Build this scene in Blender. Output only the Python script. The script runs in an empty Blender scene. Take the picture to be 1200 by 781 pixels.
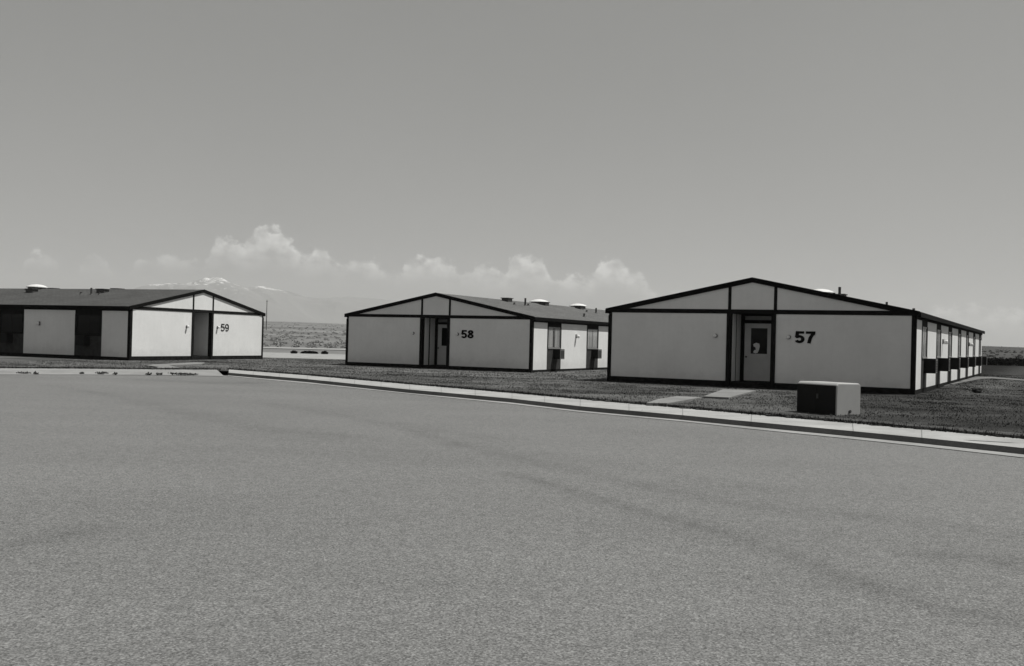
import bpy, math, random
import numpy as np
from mathutils import Vector, Matrix, noise
random.seed(7)
rng = np.random.default_rng(7)
R_ = math.radians
scene = bpy.context.scene
C = scene.collection

# ------------------------------------------------------------------ camera
HC = 1.45
PITCH, ROLL = 0.006, 0.026
c, s = math.cos(ROLL), math.sin(ROLL)
F = Vector((0, math.cos(PITCH), math.sin(PITCH)))
u0 = Vector((0, -math.sin(PITCH), math.cos(PITCH))); x0 = Vector((1, 0, 0))
X = c * x0 + s * u0
U = -s * x0 + c * u0
cam = bpy.data.cameras.new('camera'); cam.lens = 35.93; cam.sensor_width = 36.0
cam.clip_start = 0.1; cam.clip_end = 60000
camo = bpy.data.objects.new('camera', cam); C.objects.link(camo)
M = Matrix.Identity(4)
for i in range(3):
    M[i][0] = X[i]; M[i][1] = U[i]; M[i][2] = -F[i]
M[2][3] = HC
camo.matrix_world = M
scene.camera = camo

def ray(px, py):                       # pixel of the 1200 x 781 photograph -> direction from the tripod
    return F + X * ((px - 600) / 1197.84) - U * ((py - 390.5) / 1197.84)
def at(px, py, z=0.0):
    d = ray(px, py); t = (z - HC) / d.z
    return (d.x * t, d.y * t)

# ------------------------------------------------------------------ light
SUN_EL = 64.0
SUN_DIR = Vector((1.0, 0.18, 0)).normalized() * math.cos(R_(SUN_EL)) + Vector((0, 0, math.sin(R_(SUN_EL))))
sun = bpy.data.lights.new('sun', 'SUN'); sun.energy = 5.0; sun.angle = R_(0.5); sun.color = (1.0, 0.995, 0.95)
so = bpy.data.objects.new('sun', sun); C.objects.link(so)
so.rotation_euler = SUN_DIR.to_track_quat('Z', 'Y').to_euler(); so.location = (0, 0, 60)

world = bpy.data.worlds.new('World'); scene.world = world; world.use_nodes = True
nt = world.node_tree; N = nt.nodes; L = nt.links
for n in list(N): N.remove(n)
out = N.new('ShaderNodeOutputWorld'); bg = N.new('ShaderNodeBackground'); L.new(bg.outputs[0], out.inputs[0])
bg.inputs['Strength'].default_value = 0.0505
sky = N.new('ShaderNodeTexSky'); sky.sky_type = 'NISHITA'; sky.sun_disc = False
sky.sun_elevation = R_(SUN_EL)
sky.sun_rotation = math.atan2(SUN_DIR.x, SUN_DIR.y)
sky.altitude = 900; sky.air_density = 1.6; sky.dust_density = 0.15; sky.ozone_density = 1.0
def math_n(op, a, b=None, c_=None, clamp=False):
    m = N.new('ShaderNodeMath'); m.operation = op; m.use_clamp = clamp
    for k, v in enumerate((a, b, c_)):
        if v is None: continue
        if isinstance(v, (int, float)): m.inputs[k].default_value = v
        else: L.new(v, m.inputs[k])
    return m.outputs[0]
def curve_n(pts, val):
    f = N.new('ShaderNodeFloatCurve'); cv = f.mapping.curves[0]
    f.mapping.use_clip = False
    while len(cv.points) > 2: cv.points.remove(cv.points[1])
    cv.points[0].location = pts[0]; cv.points[1].location = pts[-1]
    for p in pts[1:-1]: cv.points.new(*p)
    for p in cv.points: p.handle_type = 'AUTO'
    f.mapping.update(); L.new(val, f.inputs['Value']); return f.outputs[0]
SKYK = 2.2
bw = N.new('ShaderNodeRGBToBW'); L.new(sky.outputs[0], bw.inputs[0])
tc = N.new('ShaderNodeTexCoord'); sep = N.new('ShaderNodeSeparateXYZ'); L.new(tc.outputs['Generated'], sep.inputs[0])
az = math_n('ARCTAN2', sep.outputs[0], sep.outputs[1])
el = math_n('ARCSINE', sep.outputs[2])
azn = math_n('ADD', math_n('DIVIDE', az, 2 * R_(30)), 0.5)        # -30..30 deg -> 0..1
def azel(px, py):
    d = ray(px, py).normalized(); return math.atan2(d.x, d.y) / (2 * R_(30)) + .5, math.asin(d.z) / R_(10)
tops = [(0, 345), (20, 330), (32, 300), (48, 294), (66, 300), (84, 330), (96, 304), (112, 299), (130, 310), (148, 328), (160, 300), (185, 297), (205, 297),
        (232, 306), (244, 300), (252, 282), (268, 277), (282, 280), (296, 272), (318, 263), (332, 272), (345, 284), (360, 298), (372, 289), (386, 296), (396, 308),
        (408, 304), (432, 302), (450, 312), (460, 322), (474, 306), (500, 301), (530, 306), (546, 318), (560, 310), (576, 309), (590, 318), (600, 298), (622, 296), (638, 304),
        (652, 326), (672, 322), (690, 326), (702, 304), (714, 299), (728, 308), (748, 316), (768, 340), (800, 345), (900, 372), (1040, 380), (1080, 366), (1110, 357), (1150, 360), (1200, 359)]
bots = [(0, 345), (30, 312), (60, 314), (95, 317), (135, 319), (160, 314), (230, 316), (250, 312), (300, 322), (350, 324), (390, 324), (450, 331),
        (520, 336), (600, 345), (750, 350), (850, 356), (1000, 385), (1080, 392), (1200, 398)]
pt = [azel(*p) for p in tops]; pb = [azel(*p) for p in bots]
elN = math_n('DIVIDE', el, R_(10))
top = curve_n([(0.0, pt[0][1])] + pt + [(1.0, pt[-1][1])], azn)
bot = curve_n([(0.0, pb[0][1])] + pb + [(1.0, pb[-1][1])], azn)
cmb = N.new('ShaderNodeCombineXYZ')
L.new(math_n('MULTIPLY', az, 57.3), cmb.inputs[0]); L.new(math_n('MULTIPLY', el, 57.3 * 1.2), cmb.inputs[1])
n1 = N.new('ShaderNodeTexNoise'); n1.inputs['Scale'].default_value = 1.25; n1.inputs['Detail'].default_value = 7; n1.inputs['Roughness'].default_value = 0.6
L.new(cmb.outputs[0], n1.inputs['Vector'])
n2 = N.new('ShaderNodeTexNoise'); n2.inputs['Scale'].default_value = 1.1; n2.inputs['Detail'].default_value = 5
L.new(cmb.outputs[0], n2.inputs['Vector'])
nn = math_n('SUBTRACT', n1.outputs['Fac'], 0.5)
topd = math_n('ADD', math_n('SUBTRACT', top, elN), math_n('MULTIPLY', nn, 0.22))
botd = math_n('ADD', math_n('SUBTRACT', elN, bot), math_n('MULTIPLY', nn, 0.10))
mt = N.new('ShaderNodeMapRange'); mt.interpolation_type = 'SMOOTHSTEP'; mt.inputs['From Min'].default_value = 0.0; mt.inputs['From Max'].default_value = 0.045; L.new(topd, mt.inputs['Value'])
mb = N.new('ShaderNodeMapRange'); mb.interpolation_type = 'SMOOTHSTEP'; mb.inputs['From Min'].default_value = -0.05; mb.inputs['From Max'].default_value = 0.14; L.new(botd, mb.inputs['Value'])
mv = N.new('ShaderNodeMapRange'); mv.inputs['From Min'].default_value = 0.34; mv.inputs['From Max'].default_value = 0.62; mv.inputs['To Min'].default_value = 0.2; mv.inputs['To Max'].default_value = 1.0; L.new(n2.outputs['Fac'], mv.inputs['Value'])
fade = curve_n([(0, .8), (.2, .8), (.3, .9), (.47, .8), (.6, .85), (.75, .8), (.79, .3), (.9, .45), (1.0, .5)], azn)
dens = math_n('MULTIPLY', math_n('MULTIPLY', mt.outputs[0], mb.outputs[0]), math_n('MULTIPLY', mv.outputs[0], fade), clamp=True)
# keep clouds inside the band of azimuth the profile describes
inb = math_n('LESS_THAN', math_n('ABSOLUTE', math_n('SUBTRACT', azn, 0.5)), 0.5)
dens = math_n('MULTIPLY', dens, inb)
mf = N.new('ShaderNodeMapRange'); mf.inputs['From Min'].default_value = 0.01; mf.inputs['From Max'].default_value = 0.26; mf.inputs['To Min'].default_value = 1.0; mf.inputs['To Max'].default_value = 0.12; L.new(topd, mf.inputs['Value'])
dens = math_n('MULTIPLY', dens, mf.outputs[0])
veil = N.new('ShaderNodeTexNoise'); veil.inputs['Scale'].default_value = 2.2; veil.inputs['Detail'].default_value = 4
L.new(tc.outputs['Generated'], veil.inputs['Vector'])
skyv = math_n('MULTIPLY', math_n('MULTIPLY', math_n('POWER', bw.outputs[0], 0.55), SKYK), math_n('ADD', math_n('MULTIPLY', veil.outputs['Fac'], 0.16), 0.92))
CLOUD = 2.45
mixv = N.new('ShaderNodeMix'); mixv.data_type = 'FLOAT'
L.new(dens, mixv.inputs[0]); L.new(skyv, mixv.inputs[2]); L.new(math_n('MULTIPLY', skyv, CLOUD), mixv.inputs[3])
tint = N.new('ShaderNodeVectorMath'); tint.operation = 'MULTIPLY'
L.new(mixv.outputs[0], tint.inputs[0]); tint.inputs[1].default_value = (1.0, 0.998, 0.965)
L.new(tint.outputs[0], bg.inputs['Color'])

scene.view_settings.view_transform = 'Standard'; scene.view_settings.look = 'None'
scene.view_settings.gamma = 1.0; scene.view_settings.exposure = 0.12
scene.render.engine = 'CYCLES'
scene.cycles.volume_bounces = 0; scene.cycles.max_bounces = 6
scene.cycles.use_denoising = True
scene.cycles.filter_width = 1.5

# ------------------------------------------------------------------ materials
def new_mat(name):
    m = bpy.data.materials.new(name); m.use_nodes = True
    return m, m.node_tree.nodes, m.node_tree.links, m.node_tree.nodes['Principled BSDF']
def ramp_noise(n, l, scale, detail, lo, hi, v0, v1, vec=None, rough=.55, dist=0):
    t = n.new('ShaderNodeTexNoise'); t.inputs['Scale'].default_value = scale; t.inputs['Detail'].default_value = detail
    t.inputs['Roughness'].default_value = rough; t.inputs['Distortion'].default_value = dist
    if vec: l.new(vec, t.inputs['Vector'])
    r = n.new('ShaderNodeMapRange'); r.inputs['From Min'].default_value = lo; r.inputs['From Max'].default_value = hi
    r.inputs['To Min'].default_value = v0; r.inputs['To Max'].default_value = v1
    l.new(t.outputs['Fac'], r.inputs['Value']); return r.outputs[0], t.outputs['Fac']
def mul(n, l, *vals):
    o = vals[0]
    for v in vals[1:]:
        m = n.new('ShaderNodeMath'); m.operation = 'MULTIPLY'
        for k, q in enumerate((o, v)):
            if isinstance(q, (int, float)): m.inputs[k].default_value = q
            else: l.new(q, m.inputs[k])
        o = m.outputs[0]
    return o
def objvec(n, l, scale=(1, 1, 1), which='Object'):
    t = n.new('ShaderNodeTexCoord'); mp = n.new('ShaderNodeMapping'); mp.inputs['Scale'].default_value = scale
    l.new(t.outputs[which], mp.inputs['Vector']); return mp.outputs[0]
def geovec(n, l, scale=(1, 1, 1)):
    t = n.new('ShaderNodeNewGeometry'); mp = n.new('ShaderNodeMapping'); mp.inputs['Scale'].default_value = scale
    l.new(t.outputs['Position'], mp.inputs['Vector']); return mp.outputs[0]
def plain(name, v, rough=.6, var=.08, scale=2.5, bump=0, bscale=30, metallic=0, spec=None):
    m, n, l, b = new_mat(name)
    vec = geovec(n, l)
    a, _ = ramp_noise(n, l, scale, 4, .3, .7, v * (1 - var), v * (1 + var), vec)
    l.new(a, b.inputs['Base Color']); b.inputs['Roughness'].default_value = rough; b.inputs['Metallic'].default_value = metallic
    b.inputs['Specular IOR Level'].default_value = spec if spec is not None else (.06 if v < .04 else .4)
    if bump:
        _, f = ramp_noise(n, l, bscale, 3, 0, 1, 0, 1, vec)
        bp = n.new('ShaderNodeBump'); bp.inputs['Distance'].default_value = bump; bp.inputs['Strength'].default_value = .6
        l.new(f, bp.inputs['Height']); l.new(bp.outputs[0], b.inputs['Normal'])
    return m
M_trim = plain('dark_brown_trim', .012, .85, .3, 5, .002, 60)
M_spandrel = plain('spandrel_paint', .045, .8, .25, 4, spec=.1)
M_fascia = plain('fascia_paint', .007, .7, .3, 5)
M_core = plain('wall_core', .012, .8, .2)
M_skirt = plain('foundation_skirt_and_shadow', .014, .9, .6, 6, .01, 20)
M_frame = plain('window_frame_metal', .25, .45, .1, 4, metallic=.3)
M_door = plain('door_paint', .55, .5, .06, 3)
M_ac = plain('sunlit_air_conditioner_paint', .13, .55, .1, 5)
M_acd = plain('air_conditioner_grille_and_shade', .02, .7, .1, 5)
M_lamp = plain('lamp_glass', .75, .25, .03, 5)
M_lampd = plain('lamp_base', .06, .5, .1, 5)
M_digit = plain('number_paint', .008, .6, .1, 5)
M_vent = plain('roof_vent_metal', .05, .6, .2, 5)
M_cap = plain('white_vent_cap', .6, .5, .05, 3)
M_box = plain('utility_box_paint', .33, .5, .06, 2)
M_boxd = plain('utility_box_door_paint', .014, .45, .15, 2)
M_pad = plain('concrete_pad', .3, .9, .15, 6, .004, 40)
M_wood = plain('weathered_pole_wood', .1, .9, .2, 3)
M_rock = plain('dark_rock', .025, .9, .3, 9, .01, 20)
M_paper = plain('paper', .8, .8, .02)
# white painted panels: faint vertical sheet joints, grime near the bottom edge is real dirt
def panel_mat():
    m, n, l, b = new_mat('white_panel_paint')
    g = geovec(n, l)
    a, _ = ramp_noise(n, l, .7, 5, .3, .75, .70, .78, g)
    d, _ = ramp_noise(n, l, 5, 6, .25, .6, .955, 1.0, g, .65)
    sv = geovec(n, l, (3, 3, .25))
    st, _ = ramp_noise(n, l, 2.2, 4, .3, .6, .975, 1.0, sv)
    sp = n.new('ShaderNodeSeparateXYZ'); l.new(g, sp.inputs[0])
    hn, _ = ramp_noise(n, l, 3.2, 6, .3, .7, .0, .5, g, .7)
    zs = n.new('ShaderNodeMath'); zs.operation = 'SUBTRACT'; l.new(sp.outputs[2], zs.inputs[0]); l.new(hn, zs.inputs[1])
    sr = n.new('ShaderNodeMapRange'); sr.inputs['From Min'].default_value = -.1; sr.inputs['From Max'].default_value = .25; sr.inputs['To Min'].default_value = .9; sr.inputs['To Max'].default_value = 1
    l.new(zs.outputs[0], sr.inputs['Value'])
    l.new(mul(n, l, a, d, st, sr.outputs[0]), b.inputs['Base Color']); b.inputs['Roughness'].default_value = .65
    b.inputs['Specular IOR Level'].default_value = .25
    _, f = ramp_noise(n, l, 26, 3, 0, 1, 0, 1, g)
    bp = n.new('ShaderNodeBump'); bp.inputs['Distance'].default_value = .003; bp.inputs['Strength'].default_value = .4
    l.new(f, bp.inputs['Height']); l.new(bp.outputs[0], b.inputs['Normal'])
    return m
M_panel = panel_mat()
def shingle_mat(name='asphalt_shingles', kk=1.0):
    m, n, l, b = new_mat(name)
    t = n.new('ShaderNodeTexCoord'); mp = n.new('ShaderNodeMapping'); mp.inputs['Rotation'].default_value = (0, 0, R_(90))
    l.new(t.outputs['Object'], mp.inputs['Vector'])
    br = n.new('ShaderNodeTexBrick'); br.inputs['Scale'].default_value = 1
    br.inputs['Brick Width'].default_value = .3; br.inputs['Row Height'].default_value = .14; br.inputs['Mortar Size'].default_value = .006
    br.inputs['Color1'].default_value = (.105,) * 3 + (1,); br.inputs['Color2'].default_value = (.14,) * 3 + (1,); br.inputs['Mortar'].default_value = (.05,) * 3 + (1,)
    l.new(mp.outputs[0], br.inputs['Vector'])
    g = geovec(n, l)
    a, _ = ramp_noise(n, l, .6, 6, .3, .7, .85 * kk, 1.12 * kk, g)
    mx = n.new('ShaderNodeVectorMath'); mx.operation = 'SCALE'; l.new(br.outputs['Color'], mx.inputs[0]); l.new(a, mx.inputs['Scale'])
    l.new(mx.outputs[0], b.inputs['Base Color']); b.inputs['Roughness'].default_value = .95; b.inputs['Specular IOR Level'].default_value = .2
    bp = n.new('ShaderNodeBump'); bp.inputs['Distance'].default_value = .01; l.new(br.outputs['Fac'], bp.inputs['Height']); bp.invert = True
    l.new(bp.outputs[0], b.inputs['Normal'])
    return m
M_shingle = shingle_mat('asphalt_shingles', .85)
M_shingle_shade = shingle_mat('shaded_asphalt_shingles', .52)  # same shingles, colour darkened for vignette and weaker sun on the slope
def glass_mat(name, base, alpha):
    m, n, l, b = new_mat(name)
    b.inputs['Base Color'].default_value = (base,) * 3 + (1,); b.inputs['Roughness'].default_value = .06
    if alpha < 1:
        tr = n.new('ShaderNodeBsdfTransparent'); tr.inputs[0].default_value = (.9, .9, .9, 1)
        gl = n.new('ShaderNodeBsdfGlossy'); gl.inputs['Roughness'].default_value = .04
        mx = n.new('ShaderNodeMixShader'); mx.inputs[0].default_value = .12; l.new(tr.outputs[0], mx.inputs[1]); l.new(gl.outputs[0], mx.inputs[2])
        l.new(mx.outputs[0], n['Material Output'].inputs[0])
    return m
M_glass = glass_mat('window_glass', .01, .1)
M_glassd = glass_mat('dark_door_glass_and_window_shade', .004, 1); M_glassd.node_tree.nodes['Principled BSDF'].inputs['Specular IOR Level'].default_value = .12
M_transom = plain('transom_glass', .22, .3, .1)
def curtain_mat():
    m, n, l, b = new_mat('curtain_cloth')
    vec = geovec(n, l, (4, 4, .15))
    a, _ = ramp_noise(n, l, 1.6, 3, .35, .65, .5, .8, vec)
    l.new(a, b.inputs['Base Color']); b.inputs['Roughness'].default_value = .9
    return m
M_curtain = curtain_mat()
M_curtain_shade = plain('shaded_curtain_cloth', .012, .95, .3, 3)  # near-black curtain colour paints the shade of the left-side windows

def asphalt_mat():
    m, n, l, b = new_mat('worn_asphalt')
    g = geovec(n, l)
    fine, ff = ramp_noise(n, l, 52, 4, .3, .7, .45, 1.55, g, .75)
    mid, _ = ramp_noise(n, l, 9, 5, .3, .7, .88, 1.12, g)
    big, _ = ramp_noise(n, l, .22, 5, .3, .7, .93, 1.07, g)
    stretch = geovec(n, l, (.25, 1.3, 1))
    lane, _ = ramp_noise(n, l, .5, 4, .3, .7, .95, 1.05, stretch)
    vo = n.new('ShaderNodeTexVoronoi'); vo.inputs['Scale'].default_value = 105; l.new(g, vo.inputs['Vector'])
    vr = n.new('ShaderNodeMapRange'); vr.inputs['From Min'].default_value = 0; vr.inputs['From Max'].default_value = 1; vr.inputs['To Min'].default_value = .45; vr.inputs['To Max'].default_value = 1.6
    l.new(vo.outputs['Color'], vr.inputs['Value'])
    at_ = n.new('ShaderNodeAttribute'); at_.attribute_name = 'stain'
    brk, _ = ramp_noise(n, l, 1.8, 6, .3, .7, .25, 1.1, g, .7)
    sm = mul(n, l, at_.outputs['Fac'], brk)
    sr = n.new('ShaderNodeMapRange'); sr.inputs['From Min'].default_value = 0; sr.inputs['From Max'].default_value = 1; sr.inputs['To Min'].default_value = 1; sr.inputs['To Max'].default_value = .55
    l.new(sm, sr.inputs['Value'])
    l.new(mul(n, l, .130, fine, mid, big, lane, vr.outputs[0], sr.outputs[0]), b.inputs['Base Color'])
    b.inputs['Roughness'].default_value = .92; b.inputs['Specular IOR Level'].default_value = .25
    bp = n.new('ShaderNodeBump'); bp.inputs['Distance'].default_value = .006; bp.inputs['Strength'].default_value = .8
    l.new(ff, bp.inputs['Height']); l.new(bp.outputs[0], b.inputs['Normal'])
    return m
M_asphalt = asphalt_mat()
def concrete_mat(name, v, joints=False):
    m, n, l, b = new_mat(name)
    g = geovec(n, l)
    a, _ = ramp_noise(n, l, 1.0, 7, .3, .7, .72, 1.2, g, .7)
    f, ff = ramp_noise(n, l, 28, 4, .3, .7, .82, 1.16, g, .7)
    l.new(mul(n, l, v, a, f), b.inputs['Base Color']); b.inputs['Roughness'].default_value = .9
    bp = n.new('ShaderNodeBump'); bp.inputs['Distance'].default_value = .003; l.new(ff, bp.inputs['Height']); l.new(bp.outputs[0], b.inputs['Normal'])
    return m
M_conc = concrete_mat('sidewalk_concrete', .29)
M_path = concrete_mat('old_path_concrete', .165)
M_kerb = concrete_mat('kerb_concrete', .11)
M_cross = concrete_mat('dusty_old_concrete', .21)
M_gutter = concrete_mat('gutter_concrete', .24)
M_joint = plain('joint_dirt', .10, .95, .3, 8)
def grass_ground_mat():
    m, n, l, b = new_mat('lawn_turf')
    g = geovec(n, l)
    big, _ = ramp_noise(n, l, .3, 5, .35, .65, .7, 1.3, geovec(n, l, (.6, 1, 1)), .6)
    mid, _ = ramp_noise(n, l, 1.6, 6, .3, .7, .6, 1.4, geovec(n, l, (.5, 1.2, 1)), .7)
    fine, ff = ramp_noise(n, l, 14, 5, .3, .7, .6, 1.4, g, .8)
    at_ = n.new('ShaderNodeAttribute'); at_.attribute_name = 'tone'
    l.new(mul(n, l, .085, big, mid, fine, at_.outputs['Fac']), b.inputs['Base Color']); b.inputs['Roughness'].default_value = 1
    b.inputs['Specular IOR Level'].default_value = .1
    bp = n.new('ShaderNodeBump'); bp.inputs['Distance'].default_value = .06; l.new(ff, bp.inputs['Height']); l.new(bp.outputs[0], b.inputs['Normal'])
    return m
M_lawn = grass_ground_mat()
def blade_mat(name, v, tone=False):
    m, n, l, b = new_mat(name)
    g = geovec(n, l)
    a, _ = ramp_noise(n, l, 1.0, 6, .3, .7, .45, 1.6, geovec(n, l, (.45, 1.2, 1)), .7)
    if tone:
        at_ = n.new('ShaderNodeAttribute'); at_.attribute_name = 'tone'; a = mul(n, l, a, at_.outputs['Fac'])
    l.new(mul(n, l, v, a), b.inputs['Base Color']); b.inputs['Roughness'].default_value = .9; b.inputs['Specular IOR Level'].default_value = .1
    return m
M_blade = blade_mat('grass_blades', .12, True)
M_bladed = blade_mat('darker_grass_blades', .03)
M_weed = blade_mat('dry_weed_leaves', .08)
M_sage = blade_mat('sagebrush_leaves', .23, True)
M_dark_leaf = blade_mat('dark_leaves', .012)
def desert_mat():
    m, n, l, b = new_mat('desert_soil')
    g = geovec(n, l)
    big, _ = ramp_noise(n, l, .012, 6, .3, .7, .75, 1.25, g, .65)
    band, _ = ramp_noise(n, l, .02, 5, .35, .65, .7, 1.3, geovec(n, l, (.25, 1, 1)), .6)
    mid, _ = ramp_noise(n, l, .35, 6, .3, .7, .75, 1.25, g, .75)
    at_ = n.new('ShaderNodeAttribute'); at_.attribute_name = 'tone'
    l.new(mul(n, l, .125, big, band, mid, at_.outputs['Fac']), b.inputs['Base Color']); b.inputs['Roughness'].default_value = 1
    return m
M_desert = desert_mat()
M_dirt = concrete_mat('pale_dirt', .25); M_track = concrete_mat('worn_track_dirt', .10)
def mountain_mat():
    m, n, l, b = new_mat('mountain_rock_and_snow')
    g = geovec(n, l)
    t = n.new('ShaderNodeNewGeometry'); sp = n.new('ShaderNodeSeparateXYZ'); l.new(t.outputs['Position'], sp.inputs[0])
    nz, f = ramp_noise(n, l, .012, 7, 0, 1, -480, 480, geovec(n, l, (1, 1, .6)), .7)
    ad = n.new('ShaderNodeMath'); ad.operation = 'ADD'; l.new(sp.outputs[2], ad.inputs[0]); l.new(nz, ad.inputs[1])
    r = n.new('ShaderNodeMapRange'); r.inputs['From Min'].default_value = 525; r.inputs['From Max'].default_value = 600
    r.inputs['To Min'].default_value = .165; r.inputs['To Max'].default_value = .65; l.new(ad.outputs[0], r.inputs['Value'])
    l.new(r.outputs[0], b.inputs['Base Color']); b.inputs['Roughness'].default_value = 1
    return m
M_mtn = mountain_mat()

# ------------------------------------------------------------------ helpers
def tag(o, label=None, cat=None, group=None, kind=None):
    if label: o['label'] = label
    if cat: o['category'] = cat
    if group: o['group'] = group
    if kind: o['kind'] = kind
    return o
def empty(name, loc=(0, 0, 0), rz=0):
    o = bpy.data.objects.new(name, None); C.objects.link(o); o.location = loc; o.rotation_euler = (0, 0, rz); o.empty_display_size = .3
    return o
class MB:
    def __init__(s): s.v = []; s.f = []; s.m = []; s.mats = []
    def mi(s, m):
        if m not in s.mats: s.mats.append(m)
        return s.mats.index(m)
    def add(s, vs, fs, m):
        k = len(s.v); s.v += [tuple(v) for v in vs]; s.f += [tuple(i + k for i in f) for f in fs]; s.m += [s.mi(m)] * len(fs); return s
    def box(s, a, b, m):
        (x0, y0, z0), (x1, y1, z1) = a, b
        vs = [(x0, y0, z0), (x1, y0, z0), (x1, y1, z0), (x0, y1, z0), (x0, y0, z1), (x1, y0, z1), (x1, y1, z1), (x0, y1, z1)]
        return s.add(vs, [(3, 2, 1, 0), (4, 5, 6, 7), (0, 1, 5, 4), (1, 2, 6, 5), (2, 3, 7, 6), (3, 0, 4, 7)], m)
    def prism(s, poly, axis, a, b, m):
        # poly in the two remaining axes, extruded from a to b along axis
        def P(p, t):
            return (t, p[0], p[1]) if axis == 0 else (p[0], t, p[1]) if axis == 1 else (p[0], p[1], t)
        n = len(poly); vs = [P(p, a) for p in poly] + [P(p, b) for p in poly]
        fs = [tuple(range(n - 1, -1, -1)), tuple(range(n, 2 * n))] + [(i, (i + 1) % n, n + (i + 1) % n, n + i) for i in range(n)]
        return s.add(vs, fs, m)
    def lathe(s, prof, cen, m, seg=16, axis=2, sx=1, sy=1):
        vs = []; fs = []
        for r, h in prof:
            for k in range(seg):
                a = 2 * math.pi * k / seg; p = (r * math.cos(a) * sx, r * math.sin(a) * sy, h)
                if axis == 1: p = (p[0], h, p[1])
                if axis == 0: p = (h, p[0], p[1])
                vs.append((cen[0] + p[0], cen[1] + p[1], cen[2] + p[2]))
        for j in range(len(prof) - 1):
            for k in range(seg):
                a = j * seg + k; b = j * seg + (k + 1) % seg; fs.append((a, b, b + seg, a + seg))
        fs.append(tuple(range(seg - 1, -1, -1))); fs.append(tuple(range((len(prof) - 1) * seg, len(prof) * seg)))
        return s.add(vs, fs, m)
    def build(s, name, parent=None, bevel=0, smooth=False):
        me = bpy.data.meshes.new(name); me.from_pydata(s.v, [], s.f); me.update()
        for m in s.mats: me.materials.append(m)
        me.polygons.foreach_set('material_index', s.m)
        import bmesh
        bm = bmesh.new(); bm.from_mesh(me); bmesh.ops.recalc_face_normals(bm, faces=bm.faces); bm.to_mesh(me); bm.free()
        if smooth: me.polygons.foreach_set('use_smooth', [True] * len(me.polygons))
        o = bpy.data.objects.new(name, me); C.objects.link(o)
        if parent: o.parent = parent
        if bevel:
            bv = o.modifiers.new('bevel', 'BEVEL'); bv.width = bevel; bv.segments = 3; bv.limit_method = 'ANGLE'
        return o

# building poses solved from the photograph
W = 10.76; ZR = 3.83; SL = .206
BLD = [(3.674, 38.478, -.49, 0.0), (-8.707, 54.03, -.455, -.138), (-19.232, 51.489, 1.165, -.088)]
G57 = Vector((math.cos(-.49), math.sin(-.49)))
def sst(a, b, x):
    t = np.clip((x - a) / (b - a), 0, 1); return t * t * (3 - 2 * t)
def gz(x, y):                                         # height of the lawn
    s57 = -((x - BLD[0][0]) * G57.x + (y - BLD[0][1]) * G57.y)
    return .02 - .055 * sst(25, 34, y) - .10 * sst(36, 50, y) * sst(.5, 5, s57)

# ------------------------------------------------------------------ terrain
def grid_mesh(name, xs, ys, zf, mat, mask=None, attrs=None):
    xx, yy = np.meshgrid(xs, ys); zz = zf(xx, yy)
    v = np.stack([xx, yy, zz], -1).reshape(-1, 3); nx = len(xs); ny = len(ys)
    i = np.arange(nx - 1); j = np.arange(ny - 1); ii, jj = np.meshgrid(i, j); a = (jj * nx + ii).ravel()
    f = np.stack([a, a + 1, a + nx + 1, a + nx], -1)
    if mask is not None:
        cx = v[f].mean(1); f = f[mask(cx[:, 0], cx[:, 1])]
    me = bpy.data.meshes.new(name); me.from_pydata(v.tolist(), [], f.tolist()); me.materials.append(mat)
    for an, fn in (attrs or {}).items():
        A = me.attributes.new(an, 'FLOAT', 'POINT'); A.data.foreach_set('value', fn(v[:, 0], v[:, 1]).astype(np.float32))
    me.update(); o = bpy.data.objects.new(name, me); C.objects.link(o); return o
def fbm(x, y, sc, oct_=4, seed=0):
    out = np.zeros_like(x); amp = 1
    for k in range(oct_):
        p = np.random.default_rng(seed + k); 
        for _ in range(5):
            a = p.uniform(0, 2 * math.pi); fq = sc * 2 ** k * p.uniform(.7, 1.4); ph = p.uniform(0, 6.3)
            out += amp * np.sin((x * math.cos(a) + y * math.sin(a)) * fq + ph) / 5
        amp *= .55
    return out
# desert: polar sheet reaching the horizon
rs = np.concatenate([[0, 20, 40, 60], np.geomspace(75, 1500, 60), [1700, 2000, 2600, 3500, 5000, 8000, 13000]])
th = np.radians(np.arange(0, 361, 1.5))
def terr(x, y):
    r = np.hypot(x, y); azd = np.degrees(np.arctan2(x, y))
    A = np.interp(azd, [-180, -60, -30, -12, 0, 26, 60, 180], [6, 14, 17, 18.6, 15, 8.8, 8, 6])
    t = np.clip((r - 130) / 1370, 0, 1)
    h = A * t ** 1.05
    h = np.where(r > 1500, A * (1 - .35 * np.clip((r - 1500) / 4000, 0, 1)), h)
    b = fbm(x, y, .012, 4, 3) * np.clip((r - 130) / 400, 0, 1) * .9 * np.where(r > 1600, .3, 1)
    return np.where(r < 60, -.45, -.17) + h + b
vs = []; fs = []
for r in rs:
    for t in th[:-1]: vs.append((r * math.sin(t), r * math.cos(t)))
va = np.array(vs); zz = terr(va[:, 0], va[:, 1]); nth = len(th) - 1
for j in range(len(rs) - 1):
    for k in range(nth): fs.append((j * nth + k, j * nth + (k + 1) % nth, (j + 1) * nth + (k + 1) % nth, (j + 1) * nth + k))
me = bpy.data.meshes.new('desert_ground'); me.from_pydata([(a[0], a[1], z) for a, z in zip(va, zz)], [], fs[nth:] + [tuple(range(nth, 2 * nth))]); me.materials.append(M_desert)
me.polygons.foreach_set('use_smooth', [True] * len(me.polygons)); me.update()
A_ = me.attributes.new('tone', 'FLOAT', 'POINT'); A_.data.foreach_set('value', (1 - .82 * sst(6, 18, np.degrees(np.arctan2(va[:, 0], va[:, 1])))).astype(np.float32))  # soil colour darkens to the right: vignette and light direction painted in
o = bpy.data.objects.new('desert_ground', me); C.objects.link(o); tag(o, kind='structure')

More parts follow.
